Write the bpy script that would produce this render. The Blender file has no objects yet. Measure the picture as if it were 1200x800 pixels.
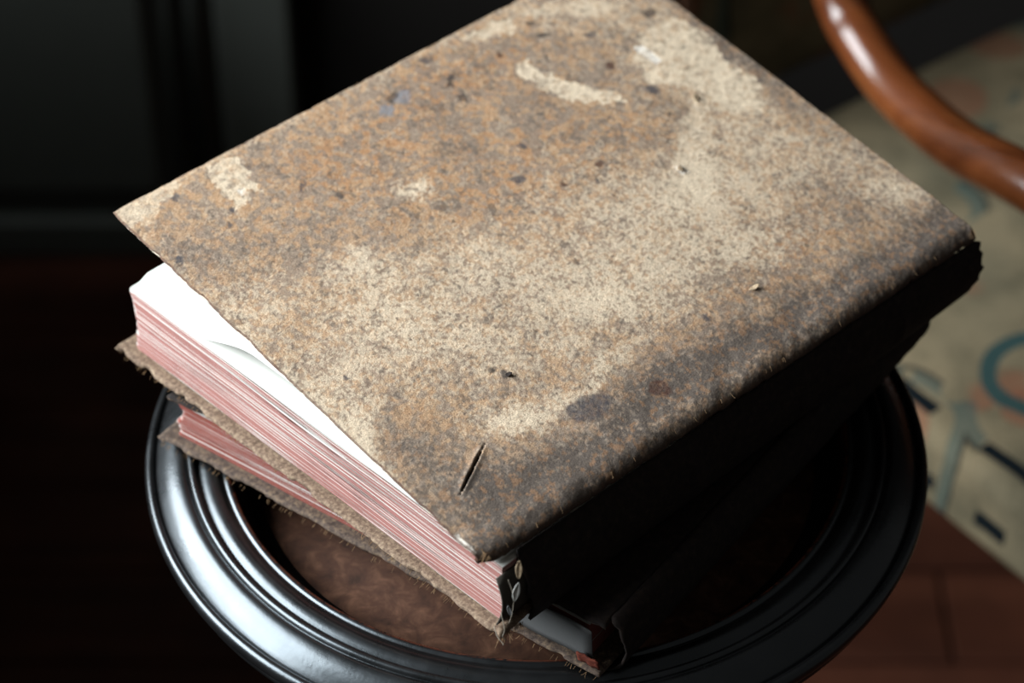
import bpy, math, random
import numpy as np
from mathutils import Vector

# ------------------------------------------------------------------ camera, world, light, exposure
SC = bpy.context.scene
COL = SC.collection
H = 0.68                                    # height of the table rim above the floor
cam_d = bpy.data.cameras.new('camera'); cam = bpy.data.objects.new('camera', cam_d); COL.objects.link(cam)
cam.location = (-0.01118, -0.84197, H + 0.80010)
cam.rotation_euler = (math.radians(90 - 41.46), 0, 0)
cam_d.sensor_width = 36.0; cam_d.lens = 36.0 * 2950 / 1200
cam_d.clip_start = 0.02
cam_d.dof.use_dof = True; cam_d.dof.focus_distance = 1.045; cam_d.dof.aperture_fstop = 6.0
SC.camera = cam

wd = bpy.data.worlds.new('room_air'); SC.world = wd; wd.use_nodes = True
wd.node_tree.nodes['Background'].inputs['Color'].default_value = (1.0, 0.98, 0.95, 1)
wd.node_tree.nodes['Background'].inputs['Strength'].default_value = 0.075

WIN_Y = (-0.64, 0.72); WIN_Z = (0.86, 2.08); WALL_X = -1.1; SHADE_LEDGE_X = -0.47; SHADE_LEDGE_Z = 0.60
ld = bpy.data.lights.new('window_daylight', 'AREA'); ld.shape = 'RECTANGLE'
ld.size = WIN_Z[1] - WIN_Z[0]; ld.size_y = WIN_Y[1] - WIN_Y[0]; ld.energy = 112; ld.color = (0.91, 0.965, 1.0)
lo = bpy.data.objects.new('window_daylight', ld); COL.objects.link(lo)
lo.location = (WALL_X - 0.10, sum(WIN_Y) / 2, sum(WIN_Z) / 2); lo.rotation_euler = (0, math.radians(-90), 0)

SC.view_settings.view_transform = 'Standard'; SC.view_settings.look = 'None'
SC.view_settings.exposure = 0.0; SC.view_settings.gamma = 1.0; SC.view_settings.use_curve_mapping = False

# ------------------------------------------------------------------ helpers
random.seed(7)
rng = np.random.default_rng(11)
def lin(r, g, b, k=1.0):
    f = lambda c: (c/255/12.92 if c/255 <= .04045 else ((c/255+.055)/1.055)**2.4)
    return np.array([f(r)*k, f(g)*k, f(b)*k])
def link(name, me, mats=(), parent=None):
    o = bpy.data.objects.new(name, me); COL.objects.link(o)
    for m in (mats if isinstance(mats, (list, tuple)) else [mats]):
        if len(me.materials) < 8: me.materials.append(m)
    if parent: o.parent = parent
    return o
def mesh(name, v, f, mats, parent=None, smooth=True, mi=None):
    me = bpy.data.meshes.new(name)
    me.from_pydata([tuple(p) for p in v], [], [tuple(q) for q in f]); me.validate(); me.update()
    if smooth: me.polygons.foreach_set('use_smooth', [True]*len(me.polygons))
    if mi is not None and len(mi) == len(me.polygons): me.polygons.foreach_set('material_index', mi)
    return link(name, me, mats, parent)
def grid_mesh(name, P, mats, parent=None, attr=None):
    """P: (n,m,3) array of points -> quad grid."""
    n, m = P.shape[:2]
    idx = np.arange(n*m).reshape(n, m)
    q = np.stack([idx[:-1, :-1], idx[1:, :-1], idx[1:, 1:], idx[:-1, 1:]], -1).reshape(-1, 4)
    me = bpy.data.meshes.new(name)
    me.vertices.add(n*m); me.vertices.foreach_set('co', P.reshape(-1).astype(np.float32))
    me.loops.add(q.size); me.loops.foreach_set('vertex_index', q.reshape(-1).astype(np.int32))
    me.polygons.add(len(q)); me.polygons.foreach_set('loop_start', np.arange(0, q.size, 4, dtype=np.int32))
    me.polygons.foreach_set('loop_total', np.full(len(q), 4, np.int32))
    me.update(calc_edges=True); me.validate()
    me.polygons.foreach_set('use_smooth', [True]*len(me.polygons))
    if attr is not None:
        a = me.color_attributes.new('wear', 'FLOAT_COLOR', 'POINT')
        a.data.foreach_set('color', np.concatenate([attr.reshape(-1, 3), np.ones((n*m, 1))], 1).reshape(-1).astype(np.float32))
    return link(name, me, mats, parent)
def solid(o, th, off=-1.0, rim=0, inner=0):
    m = o.modifiers.new('thickness', 'SOLIDIFY'); m.thickness = th; m.offset = off
    m.material_offset = inner; m.material_offset_rim = rim; m.use_even_offset = False
    return o
def bevel(o, w, s=2):
    m = o.modifiers.new('bevel', 'BEVEL'); m.width = w; m.segments = s; m.limit_method = 'ANGLE'
    return o
def box(name, lo_, hi_, mat, parent=None, bw=0.0, smooth=False):
    x0, y0, z0 = lo_; x1, y1, z1 = hi_
    v = [(x0,y0,z0),(x1,y0,z0),(x1,y1,z0),(x0,y1,z0),(x0,y0,z1),(x1,y0,z1),(x1,y1,z1),(x0,y1,z1)]
    f = [(3,2,1,0),(4,5,6,7),(0,1,5,4),(1,2,6,5),(2,3,7,6),(3,0,4,7)]
    o = mesh(name, v, f, mat, parent, smooth)
    if bw: bevel(o, bw)
    return o
def boxes(name, lst, mat, parent=None):
    v, f = [], []
    for lo_, hi_ in lst:
        k = len(v); x0, y0, z0 = lo_; x1, y1, z1 = hi_
        v += [(x0,y0,z0),(x1,y0,z0),(x1,y1,z0),(x0,y1,z0),(x0,y0,z1),(x1,y0,z1),(x1,y1,z1),(x0,y1,z1)]
        f += [tuple(k+i for i in q) for q in [(3,2,1,0),(4,5,6,7),(0,1,5,4),(1,2,6,5),(2,3,7,6),(3,0,4,7)]]
    return mesh(name, v, f, mat, parent, False)
def lathe(name, prof, mat, parent=None, seg=160, close=False):
    n = len(prof); v, f = [], []
    for k in range(seg):
        a = 2*math.pi*k/seg
        v += [(r*math.cos(a), r*math.sin(a), z) for r, z in prof]
    for k in range(seg):
        k2 = (k+1) % seg
        for i in range(n if close else n-1):
            j = (i+1) % n
            f.append((k*n+i, k2*n+i, k2*n+j, k*n+j))
    return mesh(name, v, f, mat, parent)
def spline(pts, n=8):
    pts = [Vector(p) for p in pts]; P = [pts[0]*2-pts[1]] + pts + [pts[-1]*2-pts[-2]]; out = []
    for i in range(1, len(P)-2):
        for k in range(n):
            t = k/n; a, b, c, d = P[i-1], P[i], P[i+1], P[i+2]
            out.append(0.5*((2*b)+(c-a)*t+(2*a-5*b+4*c-d)*t*t+(3*b-a-3*c+d)*t**3))
    return out + [pts[-1]]
def tube_geo(pts, rad, seg=12, sy=1.0, tip=False):
    v, f = [], []; n = len(pts); up0 = Vector((0.13, 0.21, 0.97))
    for i, p in enumerate(pts):
        d = (pts[min(i+1, n-1)] - pts[max(i-1, 0)]).normalized()
        s = d.cross(up0).normalized(); u = s.cross(d).normalized()
        r = rad[i] if hasattr(rad, '__len__') else rad
        v += [tuple(p + s*(r*math.cos(2*math.pi*k/seg)) + u*(sy*r*math.sin(2*math.pi*k/seg))) for k in range(seg)]
    for i in range(n-1):
        for k in range(seg):
            k2 = (k+1) % seg
            f.append((i*seg+k, i*seg+k2, (i+1)*seg+k2, (i+1)*seg+k))
    f += [tuple(range(seg))[::-1], tuple((n-1)*seg+k for k in range(seg))]
    return v, f
def tube(name, pts, rad, mat, parent=None, seg=12, sy=1.0):
    v, f = tube_geo([Vector(p) for p in pts], rad, seg, sy)
    return mesh(name, v, f, mat, parent)
def thing(name, label, cat, loc=(0, 0, 0), rz=0.0):
    o = bpy.data.objects.new(name, None); COL.objects.link(o); o.empty_display_size = .05
    o.location = loc; o.rotation_euler = (0, 0, rz); o['label'] = label; o['category'] = cat
    return o
def structure(o, label=None, cat=None):
    o['kind'] = 'structure'
    if label: o['label'] = label
    if cat: o['category'] = cat
    return o
def vnoise(x, y, scale, seed):
    """smooth value noise in [0,1]; x, y arrays in metres, scale = cell size in metres"""
    r = np.random.default_rng(seed); N = 256; T = r.random((N, N))
    X = x/scale + 1000.3; Y = y/scale + 1000.7
    i = np.floor(X).astype(int); j = np.floor(Y).astype(int); a = X-i; b = Y-j
    a = a*a*(3-2*a); b = b*b*(3-2*b)
    t = lambda p, q: T[p % N, q % N]
    return (t(i, j)*(1-a)*(1-b) + t(i+1, j)*a*(1-b) + t(i, j+1)*(1-a)*b + t(i+1, j+1)*a*b)
def fbm(x, y, scale, seed, octv=4, gain=.55):
    s, amp, tot = 0, 1.0, 0
    for k in range(octv):
        s = s + amp*vnoise(x, y, scale/2**k, seed+k*17); tot += amp; amp *= gain
    return s/tot
def sstep(a, b, x):
    t = np.clip((x-a)/(b-a), 0, 1); return t*t*(3-2*t)

# ------------------------------------------------------------------ materials
class NT:
    def __init__(s, name):
        s.m = bpy.data.materials.new(name); s.m.use_nodes = True; s.t = s.m.node_tree
        s.b = s.t.nodes['Principled BSDF']
    def n(s, ty, **kw):
        o = s.t.nodes.new(ty)
        for k, v in kw.items(): setattr(o, k, v)
        return o
    def l(s, a, b): s.t.links.new(a, b)
    def inp(s, node, key, val):
        if hasattr(val, 'links') or isinstance(val, bpy.types.NodeSocket): s.l(val, node.inputs[key])
        else: node.inputs[key].default_value = val
    def coord(s, scale=(1, 1, 1), kind='Object', loc=(0, 0, 0)):
        c = s.n('ShaderNodeTexCoord'); mp = s.n('ShaderNodeMapping')
        mp.inputs['Scale'].default_value = scale; mp.inputs['Location'].default_value = loc
        s.l(c.outputs[kind], mp.inputs['Vector']); return mp.outputs['Vector']
    def noise(s, vec, scale, detail=4, rough=.6, dist=0.0):
        o = s.n('ShaderNodeTexNoise'); s.l(vec, o.inputs['Vector'])
        o.inputs['Scale'].default_value = scale; o.inputs['Detail'].default_value = detail
        o.inputs['Roughness'].default_value = rough; o.inputs['Distortion'].default_value = dist
        return o.outputs['Fac']
    def ramp(s, fac, stops):
        o = s.n('ShaderNodeValToRGB'); s.l(fac, o.inputs['Fac']); e = o.color_ramp.elements
        while len(e) < len(stops): e.new(.5)
        for el, (p, c) in zip(e, stops):
            el.position = p; el.color = (*c, 1) if len(c) == 3 else c
        return o.outputs['Color']
    def mix(s, fac, a, b, mode='MIX'):
        o = s.n('ShaderNodeMix', data_type='RGBA', blend_type=mode)
        s.inp(o, 0, fac)
        for k, v in ((6, a), (7, b)):
            if isinstance(v, bpy.types.NodeSocket): s.l(v, o.inputs[k])
            else: o.inputs[k].default_value = (*v, 1)
        return o.outputs[2]
    def math(s, op, a, b=0.0, c=0.0, clamp=False):
        o = s.n('ShaderNodeMath', operation=op, use_clamp=clamp)
        for k, v in enumerate((a, b, c)): s.inp(o, k, v)
        return o.outputs[0]
    def bump(s, h, strength=.3, dist=.001):
        o = s.n('ShaderNodeBump'); s.l(h, o.inputs['Height'])
        o.inputs['Strength'].default_value = strength; o.inputs['Distance'].default_value = dist
        s.l(o.outputs['Normal'], s.b.inputs['Normal'])
    def out(s, col=None, rough=.6, spec=.4, coat=0.0, coat_rough=.1, metal=0.0):
        if col is not None:
            if isinstance(col, bpy.types.NodeSocket): s.l(col, s.b.inputs['Base Color'])
            else: s.b.inputs['Base Color'].default_value = (*col, 1)
        s.inp(s.b, 'Roughness', rough); s.b.inputs['Specular IOR Level'].default_value = spec
        s.b.inputs['Coat Weight'].default_value = coat; s.b.inputs['Coat Roughness'].default_value = coat_rough
        s.b.inputs['Metallic'].default_value = metal
        return s.m

def mat_leather_cover():
    n = NT('worn_calf_leather'); v = n.coord()
    at = n.n('ShaderNodeAttribute', attribute_name='wear').outputs['Color']
    f1 = n.noise(v, 1500, 3, .7); f2 = n.noise(v, 420, 3, .65)
    c = n.mix(1.0, at, n.ramp(f1, [(.30, (.56, .54, .53)), (.50, (1, 1, 1)), (.72, (1.38, 1.36, 1.32))]), 'MULTIPLY')
    n.bump(n.math('ADD', n.math('MULTIPLY', f1, .6), f2), .75, .00040)
    return n.out(c, .78, .22)
def mat_leather(name, a, b, c, scale=260):
    n = NT(name); v = n.coord()
    f = n.noise(v, scale, 6, .7); g = n.noise(v, scale*5, 3, .7)
    col = n.ramp(f, [(.32, a), (.52, b), (.68, c)])
    n.bump(n.math('ADD', f, n.math('MULTIPLY', g, .5)), .6, .0006)
    return n.out(col, .8, .2)
def mat_paper(name, c):
    n = NT(name); v = n.coord(); f = n.noise(v, 60, 5, .6)
    col = n.mix(f, tuple(c), tuple(k*.93 for k in c))
    n.bump(n.noise(v, 900, 2), .08, .0003)
    return n.out(col, .8, .15)
def mat_edge(name, red, pale, zscale, thr=.6):
    """stained page edge: thin leaf lines along the block, speckled stain"""
    n = NT(name)
    v = n.coord((6, 6, zscale)); f = n.noise(v, 1.0, 3, .65)
    s = n.noise(n.coord((900, 900, 1600)), 1.0, 3, .7)
    at = n.n('ShaderNodeAttribute', attribute_name='pale').outputs['Fac']
    line = n.math('ADD', n.math('MULTIPLY', f, .9), n.math('MULTIPLY', s, .35))
    line = n.math('ADD', line, n.math('MULTIPLY', at, .35))
    w = n.n('ShaderNodeMapRange'); n.l(line, w.inputs[0]); w.inputs[1].default_value = thr; w.inputs[2].default_value = thr+.2
    col = n.mix(w.outputs[0], red, pale)
    blot = n.noise(n.coord(), 90, 4, .6)
    col = n.mix(1.0, col, n.ramp(blot, [(.25, (.80, .78, .78)), (.5, (1, 1, 1))]), 'MULTIPLY')
    n.bump(n.noise(n.coord((8, 8, zscale*1.5)), 1.0, 2, .6), .5, .0004)
    return n.out(col, .75, .2)
def mat_lacquer():
    n = NT('black_lacquer'); v = n.coord()
    f = n.noise(v, 40, 5, .65); g = n.noise(v, 600, 2, .6)
    sx = n.n('ShaderNodeSeparateXYZ'); n.l(v, sx.inputs[0])
    r = n.math('SQRT', n.math('ADD', n.math('MULTIPLY', sx.outputs[0], sx.outputs[0]), n.math('MULTIPLY', sx.outputs[1], sx.outputs[1])))
    band = n.math('SUBTRACT', 1.0, n.math('MULTIPLY', n.math('ABSOLUTE', n.math('SUBTRACT', r, .1413)), 480), clamp=True)
    worn = n.math('MULTIPLY', band, n.math('GREATER_THAN', n.noise(v, 260, 4, .7), .46))
    col = n.mix(worn, n.ramp(f, [(.3, (.003, .003, .003)), (.7, (.006, .0055, .0055))]), (.14, .035, .014))
    rough = n.n('ShaderNodeMapRange'); n.l(f, rough.inputs[0]); rough.inputs[3].default_value = .17; rough.inputs[4].default_value = .42
    n.bump(n.math('ADD', n.noise(v, 130, 3, .6), n.math('MULTIPLY', g, .35)), .16, .0006)
    n.b.inputs['Specular Tint'].default_value = (.80, .92, 1.0, 1); n.b.inputs['Coat Tint'].default_value = (1, 1, 1, 1)  # bluish cast of the window light put into the reflection colour
    return n.out(col, rough.outputs[0], .75, .12, .2)
def mat_wood(name, a, b, c, scale=(3, 40, 40), rough=.45, coat=.0, spec=.4):
    n = NT(name); v = n.coord(scale); f = n.noise(v, 1.0, 6, .65, .6); g = n.noise(n.coord(), 14, 3, .6)
    col = n.ramp(f, [(.3, a), (.5, b), (.72, c)])
    col = n.mix(1.0, col, n.ramp(g, [(.25, (.72, .72, .72)), (.7, (1.15, 1.15, 1.15))]), 'MULTIPLY')
    n.bump(f, .12, .001)
    return n.out(col, rough, spec, coat, .12)
def mat_plain(name, c, rough=.6, spec=.3):
    n = NT(name); f = n.noise(n.coord(), 25, 4, .6)
    n.bump(n.noise(n.coord(), 240, 3), .12, .001)
    return n.out(n.mix(f, tuple(c), tuple(k*.82 for k in c)), rough, spec)
def mat_tapestry(k=1.0):
    n = NT('floral_tapestry'); v = n.coord()
    cream = lin(186, 170, 138)*k; teal = lin(84, 118, 116)*k; salmon = lin(188, 122, 92)*k; dark = lin(22, 34, 40)*k; olive = lin(150, 142, 118)*k
    warp = n.n('ShaderNodeTexNoise'); n.l(v, warp.inputs['Vector']); warp.inputs['Scale'].default_value = 9; warp.inputs['Detail'].default_value = 1.5
    add = n.n('ShaderNodeVectorMath', operation='MULTIPLY_ADD'); n.l(warp.outputs['Color'], add.inputs[0])
    add.inputs[1].default_value = (.05, .05, .05); n.l(v, add.inputs[2]); pv = add.outputs[0]
    vo = n.n('ShaderNodeTexVoronoi', voronoi_dimensions='2D', feature='F1'); n.l(pv, vo.inputs['Vector']); vo.inputs['Scale'].default_value = 10
    d = vo.outputs['Distance']
    ring = lambda c, w: n.math('LESS_THAN', n.math('ABSOLUTE', n.math('SUBTRACT', d, c)), w)
    f = n.noise(pv, 11, 2, .5)
    col = n.mix(n.ramp(n.noise(v, 5, 3), [(.4, (0, 0, 0)), (.6, (1, 1, 1))]), tuple(cream), tuple(olive))
    col = n.mix(1.0, col, n.ramp(n.noise(pv, 26, 3, .6), [(.3, (.62, .64, .62)), (.6, (1.08, 1.06, 1.02))]), 'MULTIPLY')
    col = n.mix(n.math('MULTIPLY', n.math('LESS_THAN', d, .22), .62), col, tuple(salmon))
    col = n.mix(n.ramp(n.noise(pv, 16, 2), [(.58, (0, 0, 0)), (.66, (.6, .6, .6))]), col, tuple(salmon))
    part = n.math('GREATER_THAN', f, .53)
    col = n.mix(n.math('MULTIPLY', ring(.42, .050), n.math('MULTIPLY', part, .6)), col, tuple(teal))
    col = n.mix(n.math('MULTIPLY', ring(.475, .016), n.math('MULTIPLY', part, .8)), col, tuple(dark))
    # one large blue scroll near the corner of the seat
    sx = n.n('ShaderNodeSeparateXYZ'); n.l(v, sx.inputs[0]); X, Y, Z = sx.outputs
    dx = n.math('SUBTRACT', X, .085); dy = n.math('SUBTRACT', Y, .052)
    rr = n.math('SQRT', n.math('ADD', n.math('MULTIPLY', dx, dx), n.math('MULTIPLY', dy, dy)))
    arc = n.math('MULTIPLY', n.math('LESS_THAN', n.math('ABSOLUTE', n.math('SUBTRACT', n.math('ADD', rr, n.math('MULTIPLY', n.math('SUBTRACT', f, .5), .03)), .034)), .0055), n.math('GREATER_THAN', n.math('SUBTRACT', dy, n.math('MULTIPLY', dx, .9)), -.004))
    col = n.mix(arc, col, tuple(teal*.8))
    # broken dark line along the edge, and a second one on the side of the cushion
    wob = n.math('MULTIPLY', n.math('SUBTRACT', f, .5), .012)
    e1 = n.math('LESS_THAN', n.math('ABSOLUTE', n.math('SUBTRACT', n.math('ADD', X, wob), .016)), .0045)
    e1 = n.math('MULTIPLY', e1, n.math('GREATER_THAN', n.math('SINE', n.math('MULTIPLY_ADD', Y, 62.0, 1.2)), -.35))
    e1 = n.math('MULTIPLY', e1, n.math('GREATER_THAN', Z, .41))
    e2 = n.math('LESS_THAN', n.math('ABSOLUTE', n.math('SUBTRACT', n.math('ADD', Z, wob), .393)), .006)
    e2 = n.math('MULTIPLY', e2, n.math('GREATER_THAN', n.math('SINE', n.math('MULTIPLY_ADD', Y, 105.0, .6)), .25))
    e2 = n.math('MULTIPLY', e2, n.math('LESS_THAN', X, .012))
    col = n.mix(n.math('MAXIMUM', e1, e2), col, tuple(dark))
    weave = n.noise(n.coord((1, 1, 1)), 700, 2, .6)
    col = n.mix(1.0, col, n.ramp(weave, [(.3, (.75, .75, .75)), (.7, (1.2, 1.2, 1.2))]), 'MULTIPLY')
    n.bump(weave, .4, .0012)
    return n.out(col, .9, .1)

M = {}
M['cover'] = mat_leather_cover()
M['cover_edge'] = mat_leather('cover_board_edge', tuple(lin(44, 26, 22)), tuple(lin(74, 46, 36)), tuple(lin(112, 86, 64)), 500)
M['pastedown'] = mat_paper('pastedown_paper', lin(205, 195, 175))
M['back'] = mat_leather('tan_board_leather', tuple(lin(70, 54, 44)), tuple(lin(114, 96, 80)), tuple(lin(146, 128, 106)), 600)
M['back_dark'] = mat_leather('dirty_board_leather', tuple(lin(44, 36, 32)), tuple(lin(84, 71, 62)), tuple(lin(122, 104, 82)), 500)
M['spine'] = mat_leather('shaded_spine_leather', tuple(lin(20, 16, 15)), tuple(lin(32, 25, 22)), tuple(lin(46, 37, 31)), 300)  # tone darkened to hold the shade on the spine side
M['paper'] = mat_paper('old_white_paper', lin(192, 192, 186))
M['liner'] = mat_paper('grey_lining_paper', lin(92, 93, 93))
M['cavity'] = mat_paper('dark_hollow_lining', lin(66, 62, 56))
M['thread'] = mat_plain('grey_thread', lin(130, 122, 110), .9, .1)
M['pink'] = mat_edge('pink_stained_page_edge', tuple(lin(143, 98, 92)), tuple(lin(170, 152, 146)), 1500, .72)
M['red'] = mat_edge('red_stained_page_edge', tuple(lin(122, 64, 56)), tuple(lin(134, 86, 76)), 2200, .70)
M['fibre'] = mat_plain('frayed_fibre', lin(138, 112, 84), .85, .1)
M['lacquer'] = mat_lacquer()
M['dish'] = mat_wood('brown_table_panel', (.022, .009, .005), (.050, .021, .011), (.105, .050, .028), (110, 110, 110), .75, 0, .15)
M['arm'] = mat_wood('polished_mahogany', (.055, .014, .004), (.100, .028, .008), (.150, .048, .014), (60, 8, 8), .27, .4)
M['shaded_wood'] = mat_wood('shaded_chair_rail', (.012, .006, .004), (.022, .010, .006), (.035, .016, .010), (40, 8, 8), .5)  # dark tone stands for the black shadow below the seat edge
M['tapestry'] = mat_tapestry(.36)
M['floor'] = mat_wood('reddish_floorboard', (.035, .010, .005), (.058, .018, .009), (.085, .028, .014), (2, 22, 22), .6, 0, .2)
M['subfloor'] = mat_plain('dark_subfloor', (.01, .008, .007))
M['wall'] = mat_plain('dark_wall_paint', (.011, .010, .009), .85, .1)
M['door'] = mat_plain('grey_green_door_paint', (.075, .083, .073), .5, .3)
M['brass'] = NT('brass').out((.6, .45, .2), .35, .5, metal=1.0)

# ------------------------------------------------------------------ the setting
fl = structure(box('floor', (-1.4, -1.6, -.06), (2.0, 1.0, -.012), M['subfloor']), 'reddish brown wooden floor under the table and armchair', 'floor')
y = -1.6; k = 0
while y < .98:
    w = .098
    y1 = min(y+w, .985)
    off = random.uniform(-.5, .9)
    for x0, x1 in ((-1.4, off-.002), (off+.002, 2.0)):
        box('plank', (x0, y+.0012, -.012), (x1, y1-.0012, random.uniform(-.0008, 0)), M['floor'], fl, .0015)
    y += w
structure(box('wall_back', (-1.3, .986, 0), (2.0, 1.10, 2.5), M['wall']), 'dark wall at the back of the room', 'wall')
yw0, yw1 = -1.6, .985
wl = boxes('wall_left', [((WALL_X-.2, yw0, 0), (WALL_X, yw1, WIN_Z[0])), ((WALL_X-.2, yw0, WIN_Z[1]), (WALL_X, yw1, 2.5)),
    ((WALL_X-.2, yw0, WIN_Z[0]), (WALL_X, WIN_Y[0], WIN_Z[1])), ((WALL_X-.2, WIN_Y[1], WIN_Z[0]), (WALL_X, yw1, WIN_Z[1])),
    ((WALL_X, -1.5, 0), (SHADE_LEDGE_X, .79, SHADE_LEDGE_Z))], M['wall'])  # last box: unseen ledge, added to keep the floor at left dark
structure(wl, 'dark window wall with an unseen low ledge added to shade the floor', 'wall')
wf = structure(boxes('window_1', [((WALL_X-.06, WIN_Y[0], WIN_Z[0]), (WALL_X-.02, WIN_Y[0]+.04, WIN_Z[1])), ((WALL_X-.06, WIN_Y[1]-.04, WIN_Z[0]), (WALL_X-.02, WIN_Y[1], WIN_Z[1])),
    ((WALL_X-.06, WIN_Y[0]+.04, WIN_Z[0]), (WALL_X-.02, WIN_Y[1]-.04, WIN_Z[0]+.04)), ((WALL_X-.06, WIN_Y[0]+.04, WIN_Z[1]-.04), (WALL_X-.02, WIN_Y[1]-.04, WIN_Z[1]))], M['door']), 'painted window frame in the left wall', 'window')
box('glazing_bar', (WALL_X-.05, WIN_Y[0]+.04, sum(WIN_Z)/2-.012), (WALL_X-.03, WIN_Y[1]-.04, sum(WIN_Z)/2+.012), M['door'], wf)

# painted wall panelling in the shade behind the books
DX1 = -.202; DY = .95
dr = bpy.data.objects.new('trim_1', None); COL.objects.link(dr); dr.location = (DX1-.30, DY, 0)
structure(dr, 'grey painted wall panelling in shade behind the books', 'panelling')
for s in (-1, 1):
    xa, xb = sorted((s*.30, s*.236))
    box('stile', (xa, 0, .002), (xb, .035, 1.0), M['door'], dr, .003)
for z0, z1 in ((.002, .04), (.93, 1.0)):
    box('rail', (-.235, 0, z0), (.235, .035, z1), M['door'], dr, .003)
box('panel', (-.2345, .016, .041), (.2345, .034, .929), M['door'], dr)
for s in (-1, 1):
    tube('moulding', [(s*.222, .010, .041), (s*.222, .010, .929)], .012, M['door'], dr, 10)
    tube('moulding', [(s*.199, .013, .045), (s*.199, .013, .925)], .008, M['door'], dr, 10)
box('raised_field', (-.176, .006, .07), (.176, .018, .90), M['door'], dr, .006)

# ------------------------------------------------------------------ pedestal table
tb = thing('pedestal_table', 'small round black pedestal table with moulded rim carrying two old books', 'table', (0, 0, 0))
def arc(cr, cz, rr, rz_, a0, a1, n=8):
    return [(cr+rr*math.cos(math.radians(a0+(a1-a0)*k/n)), cz+rz_*math.sin(math.radians(a0+(a1-a0)*k/n))) for k in range(n+1)]
prof = [(.128, -.026), (.160, -.028), (.172, -.024)]
prof += arc(.1740, -.0160, .0025, .003, -80, 60, 5)
prof += arc(.1772, -.0070, .0028, .0042, -75, 118, 9)          # outer bead
prof += [(.1757, -.0050), (.1752, -.0052)]
prof += [(.1744+.00025, -.0040), (.1730, -.0022), (.1712, -.0003), (.1692, .0015), (.1670, .0031), (.1650, .0043), (.1634, .0049), (.1622, .0050)]   # broad sloping ovolo
prof += [(.1612, .0046), (.1608, .0036), (.1604, .0036)]
prof += arc(.1582, .0036, .0020, .0024, 20, 165, 8)           # narrow bead
prof += [(.1560, .0034), (.1556, .0030)]
prof += [(.1548, .0034), (.1536, .0042), (.1522, .0049), (.1506, .0053), (.1490, .0052), (.1474, .0046), (.1462, .0038), (.1454, .0034)]
prof += arc(.1432, .0022, .0020, .0022, 35, 175, 8)           # inner lip
prof += [(.1408, -.0030), (.1398, -.0080), (.1382, -.0112), (.1350, -.0138), (.1320, -.0146), (.1290, -.0146), (.128, -.026)]
rim = lathe('rim', [(r, z+H) for r, z in prof], M['lacquer'], tb, 200, False)
lathe('top_panel', [(0.0005, H-.0155), (.1295, H-.0155), (.1295, H-.022), (.0005, H-.022)], M['dish'], tb, 96)
lathe('column', [(.002, .659), (.075, .657), (.075, .648), (.045, .640), (.026, .62), (.020, .58), (.018, .50), (.024, .44), (.034, .36), (.040, .30), (.034, .24), (.024, .20), (.030, .18), (.036, .17), (.036, .12), (.022, .10), (.002, .098)], M['lacquer'], tb, 48)
for k in range(3):
    a = math.radians(100 + 120*k)
    pts = spline([(.02, 0, .15), (.09, 0, .165), (.16, 0, .11), (.21, 0, .04), (.245, 0, .017), (.262, 0, .018)], 6)
    n = len(pts)
    pts = [(p.x*math.cos(a), p.x*math.sin(a), p.z) for p in pts]
    tube('leg', pts, [.021-.007*i/n for i in range(n)], M['lacquer'], tb, 14)

# ------------------------------------------------------------------ armchair
ch = thing('armchair', 'tapestry upholstered armchair with polished curved wooden arm behind the table', 'armchair', (.2816, .2112, 0), math.radians(36.87))
def cushion(name, lo_, hi_, r, dome, mat, parent, n=26, axis=2):
    """rounded upholstered slab with a slightly domed face"""
    cx, cy, cz = [(a+b)/2 for a, b in zip(lo_, hi_)]; hx, hy, hz = [(b-a)/2 for a, b in zip(lo_, hi_)]
    v, f, seen = [], [], {}
    def put(x, y, z):
        q = Vector((max(-hx+r, min(hx-r, x)), max(-hy+r, min(hy-r, y)), max(-hz+r, min(hz-r, z))))
        d = Vector((x, y, z)) - q
        p = q + (d.normalized()*r if d.length > 1e-9 else d)
        if axis == 2 and z > 0: p.z += dome*(1-(x/hx)**2)*(1-(y/hy)**2)
        if axis == 1 and y < 0: p.y -= dome*(1-(x/hx)**2)*(1-(z/hz)**2)
        key = (round(p.x, 6), round(p.y, 6), round(p.z, 6))
        if key not in seen: seen[key] = len(v); v.append((p.x+cx, p.y+cy, p.z+cz))
        return seen[key]
    def ticks(h): 
        return sorted(set([round(-h+r*(1-math.cos(t*math.pi/8)), 5) for t in range(5)] + [round(h-r*(1-math.cos(t*math.pi/8)), 5) for t in range(5)] + [round(-h+r+(2*h-2*r)*t/n, 5) for t in range(n+1)]))
    hs = (hx, hy, hz)
    for ax in range(3):
        o1, o2 = [i for i in range(3) if i != ax]
        A, Bt = ticks(hs[o1]), ticks(hs[o2])
        for sgn in (-1, 1):
            for i in range(len(A)-1):
                for j in range(len(Bt)-1):
                    ids = []
                    for (p, q) in ((A[i], Bt[j]), (A[i+1], Bt[j]), (A[i+1], Bt[j+1]), (A[i], Bt[j+1])):
                        c = [0, 0, 0]; c[ax] = sgn*hs[ax]; c[o1] = p; c[o2] = q; ids.append(put(*c))
                    if len(set(ids)) < 3: continue
                    ids = list(dict.fromkeys(ids))
                    if (sgn > 0) == (ax == 1): ids = ids[::-1]
                    f.append(ids)
    return mesh(name, v, f, mat, parent)
cushion('seat_cushion', (.0, -.17, .368), (.56, .350, .430), .012, .014, M['tapestry'], ch)
boxes('seat_rail', [((.05, -.14, .315), (.51, -.11, .3675)), ((.05, .30, .315), (.51, .33, .3675)), ((.05, -.11, .315), (.08, .30, .3675)), ((.48, -.11, .315), (.51, .30, .3675))], M['shaded_wood'], ch)
cushion('backrest', (.07, .385, .435), (.49, .435, .98), .015, .012, M['tapestry'], ch, 14, 1)
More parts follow.
